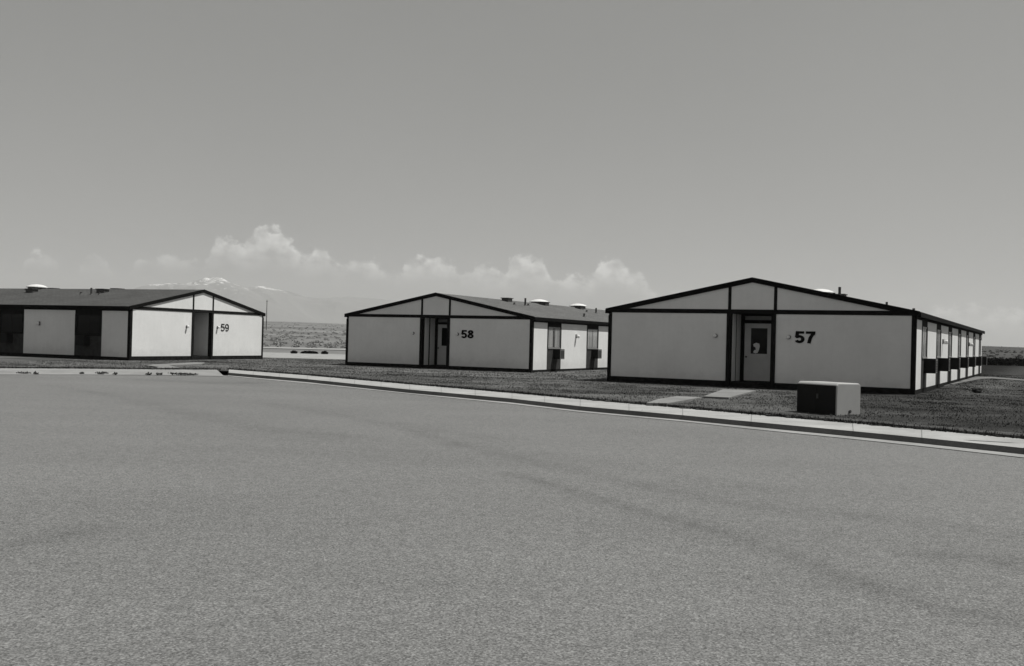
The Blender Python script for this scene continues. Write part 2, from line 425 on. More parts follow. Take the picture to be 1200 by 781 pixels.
# kerb lines (solved on the ground)
KT = [(-10.0, 36.23), (-6.52, 32.76), (-2.76, 27.98), (.042, 24.95), (1.556, 22.72), (3.50, 20.72), (4.59, 19.45), (6.0, 17.85), (6.81, 16.88), (7.81, 15.52), (10.2, 12.2), (14.5, 6.2), (19, 0), (30, -15)]
LB = [(-10.91, 39.53), (-7.13, 35.80), (-3.07, 31.09), (.043, 27.6), (1.746, 25.50), (3.886, 23.02), (5.095, 21.55), (6.618, 19.75), (7.518, 18.66), (8.75, 17.1), (11.2, 13.8), (15.6, 7.6), (20.2, 1.3), (31.3, -13.8)]
GE = [(-9.85, 35.55), (-6.3, 31.75), (-2.6, 27.35), (.045, 24.3), (1.50, 22.2), (3.40, 20.3), (4.44, 18.9), (5.80, 17.35), (6.56, 16.4), (7.52, 15.05), (9.9, 11.7), (14.2, 5.7), (18.7, -.5), (29.7, -15.5)]
AF = [(-11.2, 38.9), (-13.1, 37.6), (-15.27, 36.55), (-17.54, 35.1), (-24, 31.2), (-40, 21.5)]         # far edge of the flush walk on the left
AN = [(-9.9, 35.3), (-12.0, 35.0), (-13.9, 33.9), (-16.0, 32.4), (-22.6, 28.6), (-38.5, 18.9)]
def strip(name, A, B, za, zb, mat, kind='structure'):
    n = len(A); v = [(p[0], p[1], za) for p in A] + [(p[0], p[1], zb) for p in B]
    m = MB(); m.add(v, [(i, i + 1, n + i + 1, n + i) for i in range(n - 1)], mat); o = m.build(name); tag(o, kind=kind); return o
def resample(P, step):
    P = [Vector(p) for p in P]; out = [P[0]]
    for a, b in zip(P, P[1:]):
        k = max(1, int((b - a).length / step))
        for i in range(1, k + 1): out.append(a.lerp(b, i / k))
    return out
strip('sidewalk', LB, KT, 0.0, 0.0, M_conc)
m = MB(); n = len(KT)
v = [(p[0], p[1], -.004) for p in KT] + [(p[0] - .03, p[1] - .02, -.115) for p in KT]
m.add(v, [(i, i + 1, n + i + 1, n + i) for i in range(n - 1)], M_kerb)
a, b = KT[0], LB[0]                                   # broken-off end of the kerb, facing the cross walk
m.add([(a[0], a[1], 0), (b[0], b[1], 0), (b[0] - .02, b[1], -.14), (a[0] - .03, a[1] - .02, -.14)], [(0, 1, 2, 3)], M_kerb)
tag(m.build('kerb'), kind='structure')
strip('gutter', [(p[0] - .02, p[1] - .015) for p in KT], GE, -.094, -.09, M_gutter)
strip('cross_sidewalk', AF, AN, .0, -.088, M_cross)
# asphalt
stains = [([(600, 555), (725, 592), (825, 618), (920, 648), (1000, 680), (1100, 712), (1175, 725)], .19, .7),
          ([(480, 505), (560, 528), (640, 545), (720, 562), (850, 590), (1025, 607), (1100, 616), (1190, 628)], .26, .42),
          ([(1090, 650), (1150, 655), (1200, 664)], .2, .6),
          ([(60, 452), (120, 462), (250, 492), (330, 505), (420, 512)], .35, .3),
          ([(300, 470), (400, 488), (470, 500), (560, 512)], .4, .3),
          ([(190, 446), (240, 449), (290, 449)], .8, .7),
          ([(0, 640), (60, 630), (110, 622)], .15, .55), ([(0, 578), (60, 576), (110, 573)], .05, -.6),
          ([(780, 745), (900, 740), (1010, 748)], .12, .3), ([(520, 520), (700, 540), (900, 575)], .3, .25)]
def stain(x, y):
    out = np.zeros_like(x)
    for pl, w, k in stains:
        pts = [np.array(at(px, py, -.1)) for px, py in pl]
        d = np.full_like(x, 1e9)
        for p, q in zip(pts, pts[1:]):
            e = q - p; t = np.clip(((x - p[0]) * e[0] + (y - p[1]) * e[1]) / (e @ e), 0, 1)
            d = np.minimum(d, np.hypot(x - p[0] - t * e[0], y - p[1] - t * e[1]))
        w2 = w * (1 + .4 * np.sin(x * 1.7 + y * .9))
        out += k * np.exp(-(d / w2) ** 2)
    return out
GEl = GE + []
def road_side(x, y):                                  # keep only the street side of the gutter / flush walk
    P = list(reversed(AN))[:-1] + GE                  # runs left -> right
    px = np.array([p[0] for p in P]); py = np.array([p[1] for p in P])
    return y < np.interp(x, px, py) + .9
xs = np.concatenate([np.arange(-60, -16, 2.0), np.arange(-16, 16, .16), np.arange(16, 60, 2.0)])
ys = np.concatenate([np.arange(-40, 4, 2.0), np.arange(4, 39, .16)])
o = grid_mesh('street_asphalt', xs, ys, lambda x, y: -.10 + 0 * x, M_asphalt, road_side, {'stain': stain}); tag(o, kind='structure')
# asphalt lip uneven edge hides under gutter: gutter sits 1 cm above

# lawn
def lawn_side(x, y):
    P = list(reversed(AF))[:-1] + LB
    px = np.array([p[0] for p in P]); py = np.array([p[1] for p in P])
    edge = np.interp(x, px, py)
    r = np.hypot(x, y)
    far = np.where(x < -2, 64.5 + fbm(x, y, .5, 3, 9) * 1.2, 118)
    return (y > edge) & (y < far)
def lawn_tone(x, y):
    azd = np.degrees(np.arctan2(x, y))
    t = 1.0 + .33 * fbm(x, y, .35, 3, 5) + .42 * fbm(x * .5, y * 1.4, 1.1, 3, 15)
    t *= 1.1 - .65 * sst(1, 10, x - .3 * (y - 17))             # vignette darkening of the right-hand lawn, put into the grass colour
    t *= 1 - .75 * sst(54, 60, y) * sst(6, 14, x)
    # pale worn strip beside building 57
    o = np.array(BLD[0][:2]); g = np.array([G57.x, G57.y]); nrm = np.array([-G57.y, G57.x])
    uu = (x - o[0]) * g[0] + (y - o[1]) * g[1]; vv = (x - o[0]) * nrm[0] + (y - o[1]) * nrm[1]
    t += np.exp(-((uu - 12.6) / 1.2) ** 2) * .45 * sst(-3, 4, vv)
    t += .5 * sst(-9, -12, -np.hypot(x - 26.5, (y - 56) * 1.2)) * 0
    return t
xs = np.concatenate([np.arange(-60, -22, 2.0), np.arange(-22, 34, .3), np.arange(34, 130, 2.0)])
ys = np.concatenate([np.arange(-16, 15, 1.0), np.arange(15, 66, .3), np.arange(66, 120, 2)])
o = grid_mesh('lawn', xs, ys, lambda x, y: gz(x, y) + .012 * fbm(x, y, 2.2, 2, 21), M_lawn,
              lambda x, y: lawn_side(x, y), {'tone': lawn_tone}); tag(o, kind='structure')
# straight trimmed edge of the turf
n = len(LB)
for nm, P in (('turf_edge', LB), ('turf_edge', AF)):
    P2 = resample(P, .35)
    A = [(p.x, p.y) for p in P2]; B = [(p.x + .55, p.y + .5) if P is LB else (p.x - .1, p.y + .7) for p in P2]
    m = MB(); k = len(A)
    off = [(random.uniform(-.07, .05)) for _ in A]
    v = [(a[0] + o_, a[1] + o_, -.02 + .004) for a, o_ in zip(A, off)] + [(a[0] + o_ + .02, a[1] + o_ + .02, .045) for a, o_ in zip(A, off)] + [(b[0], b[1], .03) for b in B]
    m.add(v, [(i, i + 1, k + i + 1, k + i) for i in range(k - 1)] + [(k + i, k + i + 1, 2 * k + i + 1, 2 * k + i) for i in range(k - 1)], M_lawn)
    e = m.build(nm); tag(e, kind='structure')
    A_ = e.data.attributes.new('tone', 'FLOAT', 'POINT'); A_.data.foreach_set('value', [.95] * len(e.data.vertices))

# paths and dirt tracks
def sheet(name, px, z, mat, lift=.0):
    pts = [at(a, b, z) for a, b in px]
    m = MB(); m.add([(p[0], p[1], float(gz(np.array(p[0]), np.array(p[1]))) + lift) for p in pts], [tuple(range(len(pts)))], mat)
    return tag(m.build(name), kind='structure')
def slab(name, px, z, mat, lift, th=.06):
    pts = [at(a, b, z) for a, b in px]; n = len(pts)
    zt = [float(gz(np.array(p[0]), np.array(p[1]))) + lift for p in pts]
    m = MB(); m.add([(p[0], p[1], q) for p, q in zip(pts, zt)] + [(p[0], p[1], q - th) for p, q in zip(pts, zt)],
                    [tuple(range(n))] + [(i, (i + 1) % n, n + (i + 1) % n, n + i) for i in range(n)], mat)
    return tag(m.build(name), kind='structure')
slab('door_path', [(824, 465.8), (848, 455.6), (886, 457.0), (854, 467.2)], .03, M_path, .045)
slab('door_path', [(757.5, 474.2), (772, 469.2), (793.6, 465.6), (822, 467.0), (803, 470.8), (782, 474.6)], .03, M_path, .045)
slab('door_path', [(180, 434.0), (186, 431.4), (170, 428.6), (178, 427.4), (228, 424.0), (240, 424.2), (236, 425.8), (198, 428.4), (206, 431.0), (217, 434.6)], -.05, M_path, .05)
slab('dirt_strip', [(1096, 451), (1143, 441.5), (1162, 441.8), (1205, 445.2), (1205, 446.6), (1162, 443.6), (1149, 444), (1104, 452.5)], 0, M_track, .035)
strip('dirt_road', [(-70, 65), (-30, 66.5), (-10, 66), (0, 67), (12, 72)], [(-80, 86), (-30, 83), (-10, 82), (0, 84), (14, 90)], -.15, -.13, M_dirt)
strip('dirt_track', [(-110, 104), (-40, 104), (5, 106)], [(-110, 116), (-40, 113), (5, 114)], -.12, -.10, M_dirt)

# mountain range, twelve kilometres off
prof = [(60, 356), (110, 350), (150, 345), (175, 341), (194, 338), (210, 333), (216, 334.5), (222, 332), (232, 330), (242, 327), (250, 331), (257, 333.5), (273, 337), (290, 339), (306, 336), (325, 338.5), (339, 340),
        (357, 345), (378, 347.5), (395, 347), (413, 349), (437, 351), (460, 354), (520, 362), (600, 372), (720, 384)]
D = 12000.0
azp = []; elp = []
for p in prof:
    d = ray(*p); azp.append(math.atan2(d.x, d.y)); elp.append(d.z / math.hypot(d.x, d.y))
xs_ = np.linspace(azp[0] - .1, azp[-1] + .08, 420); rr = np.linspace(D - 3200, D + 2600, 117)
A, Rr = np.meshgrid(xs_, rr)
Aw = A + .010 * np.sin(Rr / 410.0 + A * 40) + .006 * np.sin(Rr / 170.0 + A * 90) * (abs(Rr - D) > 30)
Aw = np.where(abs(Rr - D) < 30, A, Aw)
ridge = (np.interp(Aw, azp, elp, left=.012, right=.004) * D)
edge = np.clip((A - xs_[0]) / .1, 0, 1) * np.clip((xs_[-1] - A) / .08, 0, 1)
wgt = np.where(Rr < D, sst(D - 3200, D, Rr) ** 1.25, 1 - sst(D, D + 2600, Rr))
nx_, ny_ = Rr * np.sin(A), Rr * np.cos(A)
nz_ = np.zeros_like(nx_)
for i in range(nx_.shape[0]):
    for j in range(nx_.shape[1]):
        nz_[i, j] = noise.hetero_terrain((nx_[i, j] / 900, ny_[i, j] / 900, 3.1), 1.0, 2.1, 6, .3)
nz_ = (nz_ - nz_.mean()) / nz_.std()
zz = ridge * edge * wgt * (1 + .05 * nz_ * .2) + nz_ * 60 * wgt * edge * np.clip(abs(Rr - D) / 1400, .12, 1) * np.clip(1.6 - abs(Rr - D) / 2600, .3, 1) - 8
v = np.stack([nx_, ny_, zz], -1).reshape(-1, 3).tolist(); nx2 = len(xs_)
f = [(j * nx2 + i, j * nx2 + i + 1, (j + 1) * nx2 + i + 1, (j + 1) * nx2 + i) for j in range(len(rr) - 1) for i in range(nx2 - 1)]
me = bpy.data.meshes.new('mountain_range'); me.from_pydata(v, [], f); me.materials.append(M_mtn); me.update()
o = bpy.data.objects.new('mountain_range', me); C.objects.link(o); tag(o, kind='structure')

# the air between here and the mountains
hz = MB().box((-13500, -13500, -40), (13500, 14800, 720), M_core).build('haze'); hz.data.materials.clear()
hm = bpy.data.materials.new('haze_air'); hm.use_nodes = True; n = hm.node_tree.nodes; l = hm.node_tree.links
for q in list(n): n.remove(q)
oo = n.new('ShaderNodeOutputMaterial'); pv = n.new('ShaderNodeVolumePrincipled')
pv.inputs['Color'].default_value = (.93, .93, .93, 1); pv.inputs['Density'].default_value = .00007; pv.inputs['Anisotropy'].default_value = .1
l.new(pv.outputs[0], oo.inputs['Volume']); hz.data.materials.append(hm); tag(hz, kind='stuff')

# ------------------------------------------------------------------ numbers in stroke lettering
def ribbon(mb, pts, w, closed, y0, th, mat):
    P = [Vector(p) for p in pts]; n = len(P); Lf = []; Rt = []
    for i in range(n):
        a = P[(i - 1) % n] if (closed or i > 0) else None; b = P[(i + 1) % n] if (closed or i < n - 1) else None
        d1 = (P[i] - a).normalized() if a is not None else None; d2 = (b - P[i]).normalized() if b is not None else None
        if d1 is None: d1 = d2
        if d2 is None: d2 = d1
        n1_ = Vector((-d1.y, d1.x)); n2_ = Vector((-d2.y, d2.x)); mm = (n1_ + n2_)
        if mm.length < 1e-6: mm = n1_.copy()
        mm.normalize(); k = w / 2 / max(.45, mm.dot(n1_))
        Lf.append(P[i] + mm * k); Rt.append(P[i] - mm * k)
    vs = [(p.x, y0, p.y) for p in Lf] + [(p.x, y0, p.y) for p in Rt] + [(p.x, y0 - th, p.y) for p in Lf] + [(p.x, y0 - th, p.y) for p in Rt]
    fs = []
    for i in range(n if closed else n - 1):
        j = (i + 1) % n
        fs += [(2 * n + i, 2 * n + j, 3 * n + j, 3 * n + i), (i, j, 2 * n + j, 2 * n + i), (n + i, n + j, 3 * n + j, 3 * n + i)]
    mb.add(vs, fs, mat)
def arc(cx, cy, rx, ry, a0, a1, k=18):
    return [(cx + rx * math.cos(R_(a0 + (a1 - a0) * i / k)), cy + ry * math.sin(R_(a0 + (a1 - a0) * i / k))) for i in range(k + 1)]
def digit(mb, ch, ox, oz, h, bold):
    w = (.205 if bold else .12); hw = w / 2
    S = []
    if ch == '5':
        S.append(([(.57, 1 - hw), (.08, 1 - hw)], 0)); S.append(([(.08 + hw, 1), (.03 + hw, .47)], 0))
        S.append(([(.03 + hw * .6, .52)] + arc(.30, .335, .30 - hw, .335 - hw, 128, -155), 0))
    if ch == '7':
        S.append(([(.02, 1 - hw), (.58, 1 - hw)], 0)); S.append(([(.52, 1 - w * .9), (.40, .72), (.28, .42), (.21, 0)], 0))
    if ch == '8':
        S.append((arc(.30, .745, .27 - hw, .255 - hw, 0, 360)[:-1], 1)); S.append((arc(.30, .285, .30 - hw, .285 - hw, 0, 360)[:-1], 1))
    if ch == '9':
        S.append((arc(.29, .68, .29 - hw, .32 - hw, 0, 360)[:-1], 1)); S.append(([(.58 - hw, .70), (.58 - hw, .45)] + arc(.31, .33, .27 - hw, .33 - hw, 20, -150), 0))
    for i, (p, cl) in enumerate(S):
        ribbon(mb, [(ox + a * h, oz + b * h) for a, b in p], w * h, bool(cl), -.045 - .0007 * i, .004, M_digit)

# ------------------------------------------------------------------ buildings
def lamp_mesh(parent, p, axis, sgn):
    b = MB(); prof = [(.075, 0), (.075, .025), (.05, .03), (.05, .06)]; g = [(.055, .06), (.065, .08), (.065, .12), (.04, .145)]
    cen = p
    b.lathe([(r, h * sgn) for r, h in prof], cen, M_lampd, 12, axis)
    b.lathe([(r, h * sgn) for r, h in g], cen, M_lamp, 12, axis)
    return b.build('wall_lamp', parent, smooth=False)
def side_lamp(parent, u, v, z, sgn):
    b = MB()
    b.box((min(u, u + sgn * .03), v - .07, z - .1), (max(u, u + sgn * .03), v + .07, z + .1), M_lampd)
    b.box((min(u, u + sgn * .12), v - .03, z + .05), (max(u, u + sgn * .12), v + .03, z + .09), M_lamp)
    b.lathe([(.06, .02), (.09, -.02), (.095, -.09), (.06, -.15)], (u + sgn * .12, v, z + .05), M_lamp, 12, 2)
    return b.build('wall_lamp', parent)
def window_bay(root, side, v0, v1):
    # u of the wall face; sgn points outwards
    sg = 1 if side == 'r' else -1; U0 = W if side == 'r' else 0
    def bx(b, a0, a1, va, vb, za, zb, m):
        x0, x1 = U0 + sg * a0, U0 + sg * a1; b.box((min(x0, x1), va, za), (max(x0, x1), vb, zb), m)
    fr = MB(); t = .05
    bx(fr, .0, .03, v0, v1, 1.18, 1.18 + t, M_frame); bx(fr, .0, .03, v0, v1, 2.20, 2.25, M_frame)
    bx(fr, .0, .03, v0, v0 + t, 1.18 + t, 2.2, M_frame); bx(fr, .0, .03, v1 - t, v1, 1.18 + t, 2.2, M_frame)
    vm = (v0 + v1) / 2; bx(fr, .0, .026, vm - .02, vm + .02, 1.18 + t, 2.2, M_frame)
    bx(fr, .032, .07, v0 - .02, v1 + .02, 1.15, 1.19, M_frame)
    if side == 'l': fr.mats = [M_trim]  # left frames blackened too, shade put into the colour
    wnd = fr.build('window', root)
    gl = MB(); bx(gl, .018, .022, v0 + t, v1 - t, 1.23, 2.2, M_glass if side == 'r' else M_glassd); gl.build('window_glass', wnd)  # left panes take the dark glass as painted shade
    cu = MB(); vs = []; fs = []; k = 28; gap = random.choice((.0, .06, .12)); cz0, cz1 = 1.235, 2.195
    for half in (0, 1):
        a = v0 + t if half == 0 else vm + gap; b_ = vm - gap if half == 0 else v1 - t
        base = len(vs)
        for i in range(k + 1):
            q = a + (b_ - a) * i / k; off = .003 + .0055 * (1 + math.sin(i * 1.9 + half))
            vs += [(U0 + sg * off, q, cz0), (U0 + sg * off, q, cz1)]
        fs += [(base + 2 * i, base + 2 * i + 2, base + 2 * i + 3, base + 2 * i + 1) for i in range(k)]
    cu.add(vs, fs, M_curtain if side == 'r' else M_curtain_shade); cu.build('curtain', wnd)
    # air conditioner below the window
    a = v0 + (v1 - v0) * .42; b_ = a + .56
    ac = MB(); bx(ac, .0, .42, a, b_, .64, 1.15, M_acd); aco = ac.build('air_conditioner', root, bevel=.012)  # casing colour kept dark to paint the shade on its end faces
    gr = MB(); bx(gr, .4205, .4300, a + .01, b_ - .01, .65, 1.14, M_ac if side == 'r' else M_acd); gr.build('sun_and_shade_plate', aco); gr = MB()  # lighter plate paints the sunlit face; left side keeps the shade colour
    for i in range(7): bx(gr, .4305, .436, a + .05, b_ - .05, .71 + i * .055, .735 + i * .055, M_acd)
    bx(gr, .10, .34, a - .006, a - .001, .72, 1.05, M_acd)
    gr.build('grille', aco)

def building(idx, num, label, v0, bw_, per, LEN):
    x, y, a, zb = BLD[idx]
    root = empty('barracks_building', (x, y, zb), a)
    tag(root, label, 'building')
    ZT = lambda u: ZR - SL * abs(u - W / 2) - .16           # underside of roof
    EU0, EU1, ED = 4.65, 6.08, 1.3                          # entrance recess
    # shell
    sh = MB(); T = .14; top = ZT(0)
    sh.prism([(0, -.3), (EU0, -.3), (EU0, ZT(EU0)), (0, top)], 1, 0, T, M_core)
    sh.prism([(EU1, -.3), (W, -.3), (W, top), (EU1, ZT(EU1))], 1, 0, T, M_core)
    sh.prism([(EU0, 2.6), (EU1, 2.6), (EU1, ZT(EU1)), (W / 2, ZT(W / 2)), (EU0, ZT(EU0))], 1, 0, T, M_core)
    sh.prism([(0, -.3), (W, -.3), (W, top), (W / 2, ZT(W / 2)), (0, top)], 1, LEN - T, LEN, M_core)
    sh.box((0, T, -.3), (T, LEN - T, top + .01), M_core); sh.box((W - T, T, -.3), (W, LEN - T, top + .01), M_core)
    sh.box((EU0 - T, T, -.3), (EU0, ED + T, 2.72), M_core); sh.box((EU1, T, -.3), (EU1 + T, ED + T, 2.72), M_core)
    sh.box((EU0, ED, -.3), (EU1, ED + T, 2.72), M_core); sh.box((EU0, T, 2.6), (EU1, ED, 2.72), M_core)
    sh.box((EU0, .02, -.3), (EU1, ED, .14), M_skirt)
    sh.build('wall', root)
    # white panels on the gable end
    def gp(poly, nm='wall_panel'):
        MB().prism(poly, 1, -.03, .0 - .001, M_panel).build(nm, root)
    gp([(.10, .17), (4.50, .17), (4.50, 2.555), (.10, 2.555)])
    gp([(6.24, .17), (W - .10, .17), (W - .10, 2.555), (6.24, 2.555)])
    zt = lambda u: ZT(u) - .01
    ul = W / 2 - (ZR - .17 - 2.71) / SL
    gp([(max(ul, .3), 2.71), (4.53, 2.71), (4.53, zt(4.53))], 'gable_panel')
    gp([(4.64, 2.71), (6.15, 2.71), (6.15, zt(6.15)), (W / 2, zt(W / 2)), (4.64, zt(4.64))], 'gable_panel')
    gp([(6.26, 2.71), (min(W - ul, W - .3), 2.71), (6.26, zt(6.26))], 'gable_panel')
    # trim
    MB().box((.0, -.05, 2.556), (W, -.0, 2.709), M_trim).build('tie_beam', root)
    for pu in ((0, .10), (W - .10, W)):
        MB().prism([(pu[0], -.3), (pu[1], -.3), (pu[1], 2.555), (pu[0], 2.555)], 1, -.045, -.0005, M_trim).build('corner_post', root)
    for pu in ((4.501, EU0), (EU1, 6.239)):
        MB().box((pu[0], -.07, -.3), (pu[1], 0.0, 2.555), M_trim).build('entrance_post', root)
    for pu in ((4.531, 4.639), (6.151, 6.259)):
        MB().prism([(pu[0], 2.711), (pu[1], 2.711), (pu[1], zt(pu[1])), (pu[0], zt(pu[0]))], 1, -.048, -.0005, M_trim).build('gable_post', root)
    shadow_strip = MB(); shadow_strip.box((-.5, -.62, -.3), (W + .05, -.05, -.018 if idx == 0 else -.004), M_skirt)  # dark strip standing in for the gable's shadow on the ground
    if idx != 2: shadow_strip.build('gable_shadow_strip', root)
    MB().box((.101, -.04, -.3), (4.5, -.0005, .169), M_skirt).build('base_skirt', root)
    MB().box((6.24, -.04, -.3), (W - .101, -.0005, .169), M_skirt).build('base_skirt', root)
    # side walls
    for side in ('r', 'l'):
        sg = 1 if side == 'r' else -1; U0 = W if side == 'r' else 0
        def sb(b, a0, a1, va, vb, za, zb_, m):
            xa, xb = U0 + sg * a0, U0 + sg * a1; b.box((min(xa, xb), va, za), (max(xa, xb), vb, zb_), m)
        sk = MB(); sb(sk, .0005, .03, .0, LEN, -.3, .12, M_skirt); sk.build('base_skirt', root)
        be = MB(); sb(be, .0005, .045, .0, LEN, 2.45, 2.56, M_trim); be.build('tie_beam', root)
        cp = MB(); sb(cp, .0005, .046, -.045, .13, -.3, 2.449, M_trim); cp.build('corner_post', root)
        v = .131; k = 0
        while v < LEN - .3:
            pb_ = v0 + per * k                                 # start of bay k
            pe = min(pb_, LEN - .12)
            p = MB(); sb(p, .0005, .028, v, pe, .121, 2.449, M_panel); p.build('wall_panel', root)
            if pe < pb_ or pb_ + bw_ > LEN - .3: break
            p = MB(); sb(p, .0005, .04, pb_ + .001, pb_ + bw_ - .001, .121, 1.149, M_spandrel); p.build('spandrel', root)
            p = MB(); sb(p, .0005, .04, pb_ + .001, pb_ + bw_ - .001, 2.251, 2.449, M_trim); p.build('spandrel', root)
            p = MB(); sb(p, .0005, .05, pb_ + .001, pb_ + .09, 1.15, 2.25, M_trim); p.build('jamb', root)
            p = MB(); sb(p, .0005, .05, pb_ + bw_ - .09, pb_ + bw_ - .001, 1.15, 2.25, M_trim)
            p.build('jamb', root)
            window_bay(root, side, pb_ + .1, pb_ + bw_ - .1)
            v = pb_ + bw_; k += 1
    # entrance recess
    for (ua, ub) in ((EU0 + .001, EU0 + .02),):
        for va, vb in ((.16, .56), (.72, 1.17)):
            MB().box((ua, va, .16), (ub, vb, 2.56), M_panel).build('alcove_panel', root)
    MB().box((EU1 - .02, .16, .16), (EU1 - .001, 1.17, 2.56), M_panel).build('alcove_panel', root)
    dr = MB()
    du0, du1, yz = 4.80, 5.86, ED - .05
    dz0, dz1 = .17, 2.25; wu0, wu1, wz0, wz1 = 5.03, 5.63, 1.15, 2.08
    dr.box((du0, yz, dz0), (wu0, yz + .045, dz1), M_door); dr.box((wu1, yz, dz0), (du1, yz + .045, dz1), M_door)
    dr.box((wu0, yz, dz0), (wu1, yz + .045, wz0), M_door); dr.box((wu0, yz, wz1), (wu1, yz + .045, dz1), M_door)
    d = dr.build('door', root)
    MB().box((wu0, yz + .02, wz0), (wu1, yz + .03, wz1), M_glassd).build('door_glass', d)
    b = MB(); b.lathe([(.012, 0), (.012, -.05), (.034, -.055), (.034, -.09), (.015, -.1)], (4.89, yz, 1.03), M_vent, 12, 1); b.build('door_knob', d)
    fr = MB()
    fr.box((EU0 + .021, ED - .09, .141), (du0 - .01, ED - .001, 2.599), M_trim); fr.box((du1 + .01, ED - .09, .141), (EU1 - .021, ED - .001, 2.599), M_trim)
    fr.box((du0 - .01, ED - .09, 2.26), (du1 + .01, ED - .001, 2.37), M_trim); fr.box((du0 - .01, ED - .09, 2.52), (du1 + .01, ED - .001, 2.599), M_trim)
    fr.build('door_frame', root)
    MB().box((du0, ED - .05, 2.372), (du1, ED - .03, 2.518), M_transom).build('transom', root)
    if idx == 0:
        # pale crumpled notice inside the door glass
        p = MB(); p.prism([(5.12, 1.2), (5.2, 1.16), (5.28, 1.18), (5.33, 1.28), (5.36, 1.42), (5.34, 1.52), (5.22, 1.55), (5.12, 1.5), (5.13, 1.42), (5.2, 1.38), (5.22, 1.3), (5.16, 1.28)], 1, yz + .012, yz + .018, M_paper)
        p.build('door_notice', d)
    # number and lamps
    dg = MB(); h = .41
    bold = idx != 2
    digit(dg, num[0], 6.90, 1.57, h, bold); digit(dg, num[1], 7.165, 1.57, h, bold)
    for q in range(len(dg.v)): dg.v[q] = (6.885 + (dg.v[q][0] - 6.90) * (1.40), dg.v[q][1], dg.v[q][2])
    dg.build('building_number', root)
    lamp_mesh(root, (4.10, -.03, 1.76), 1, -1); lamp_mesh(root, (6.69 - (.07 if idx == 2 else 0), -.03, 1.77), 1, -1)
    if idx == 0: side_lamp(root, W + .03, 8.9, 1.80, 1); side_lamp(root, W + .03, 22.9, 1.80, 1)
    if idx == 1: side_lamp(root, W + .03, 5.5, 1.83, 1); side_lamp(root, W + .03, 15.9, 1.83, 1)
    side_lamp(root, -.03, 6.2, 1.72, -1)
    # roof
    OV, OF = .15, .05
    e0 = ZR - SL * (W / 2 + OV); TH = .05
    rf = MB()
    rf.prism([(-OV, e0), (W / 2, ZR), (W + OV, e0), (W + OV, e0 - TH), (W / 2, ZR - TH), (-OV, e0 - TH)], 1, -OF, LEN + OF, M_shingle_shade if idx == 2 else M_shingle)
    roof = rf.build('roof', root)
    fz = .165
    for sgn in (-1, 1):
        for va, vb in ((-OF - .035, -OF), (LEN + OF, LEN + OF + .035)):
            ue = W / 2 + sgn * (W / 2 + OV)
            poly = [(W / 2, ZR + .012), (ue, e0 + .012), (ue, e0 - fz), (W / 2, ZR - fz)]
            MB().prism(poly, 1, va, vb, M_fascia).build('rake_board', root)
        ue = W / 2 + sgn * (W / 2 + OV)
        ua, ub = (ue, ue + .03) if sgn > 0 else (ue - .03, ue)
        MB().box((ua, -OF, e0 - .17), (ub, LEN + OF, e0 - .012), M_fascia).build('eave_board', root)
        s0, s1 = (W + .001, ue) if sgn > 0 else (ue, -.001)
        MB().box((s0, -OF, e0 - .12), (s1, LEN + OF, e0 - .095), M_core).build('soffit', root)
    ML = 1 if idx else LEN / 36.6
    rz = lambda u: ZR - SL * abs(u - W / 2)
    for v in ((11.7,) if idx == 0 else (12.5, 18.8, 27)):                                  # broad white capped vents on the ridge
        b = MB(); b.lathe([(.50, -.25), (.50, .06)], (W / 2 - .0, v, ZR), M_vent, 20)
        b.lathe([(.60, .06), (.60, .10), (.50, .16), (.33, .22), (.15, .25), (.03, .26)], (W / 2, v, ZR), M_cap, 20)
        b.build('roof_vent', roof)
    for u, v in (((6.35, 11.2), (6.3, 20), (4.05, 11.4)) if idx == 0 else ((6.0, 6.8), (6.0, 11.9), (6.05, 17.4), (6.05, 24), (4.15, 6.06), (4.05, 11.4), (4.1, 17.2))):
        z = rz(u); b = MB(); b.box((u - .2, v - .28, z - .1), (u + .2, v + .28, z + .16), M_vent)
        b.box((u - .25, v - .33, z + .161), (u + .25, v + .33, z + .2), M_vent); b.build('roof_vent', roof, bevel=.01)
    for u, v, hh in ((7.08, 6.93, .42), (7.54, 16.6, .34), (7.15, 5.4, .12), (7.0, 7.5, .12), (7.3, 15.6, .12), (3.32, 6.06, .38), (3.44, 6.95, .12), (3.35, 5.5, .14), (9.6, 9.5, .2), (3.3, 16, .3)):
        z = rz(u); b = MB(); b.lathe([(.12, -.05), (.07, .04), (.055, .05), (.055, hh)], (u, v, z), M_vent, 10); b.build('vent_pipe', roof)
    return root
building(0, '57', 'white gabled barracks with dark trim, number 57, a pale paper in its door glass', 1.69, 1.62, 4.83, 33.5)
building(1, '58', 'white panelled gabled barracks with dark trim, number 58 beside its recessed door', 1.78, 1.72, 5.24, 36.6)
building(2, '59', 'white panelled gabled barracks with sunlit end, thin number 59 beside its recessed entrance', 1.86, 1.82, 5.45, 38.0)

# ------------------------------------------------------------------ utility box by the walk
bx_, by_ = at(980, 487.0, .02)
root = empty('utility_box', (bx_, by_, .02), 0)
root.rotation_euler = (0, 0, math.atan2(.8, -.6) - math.pi / 2 - R_(0))   # local +y runs away along the kerb
tag(root, 'grey metal utility box with dark doors on lawn near the sidewalk', 'utility box')
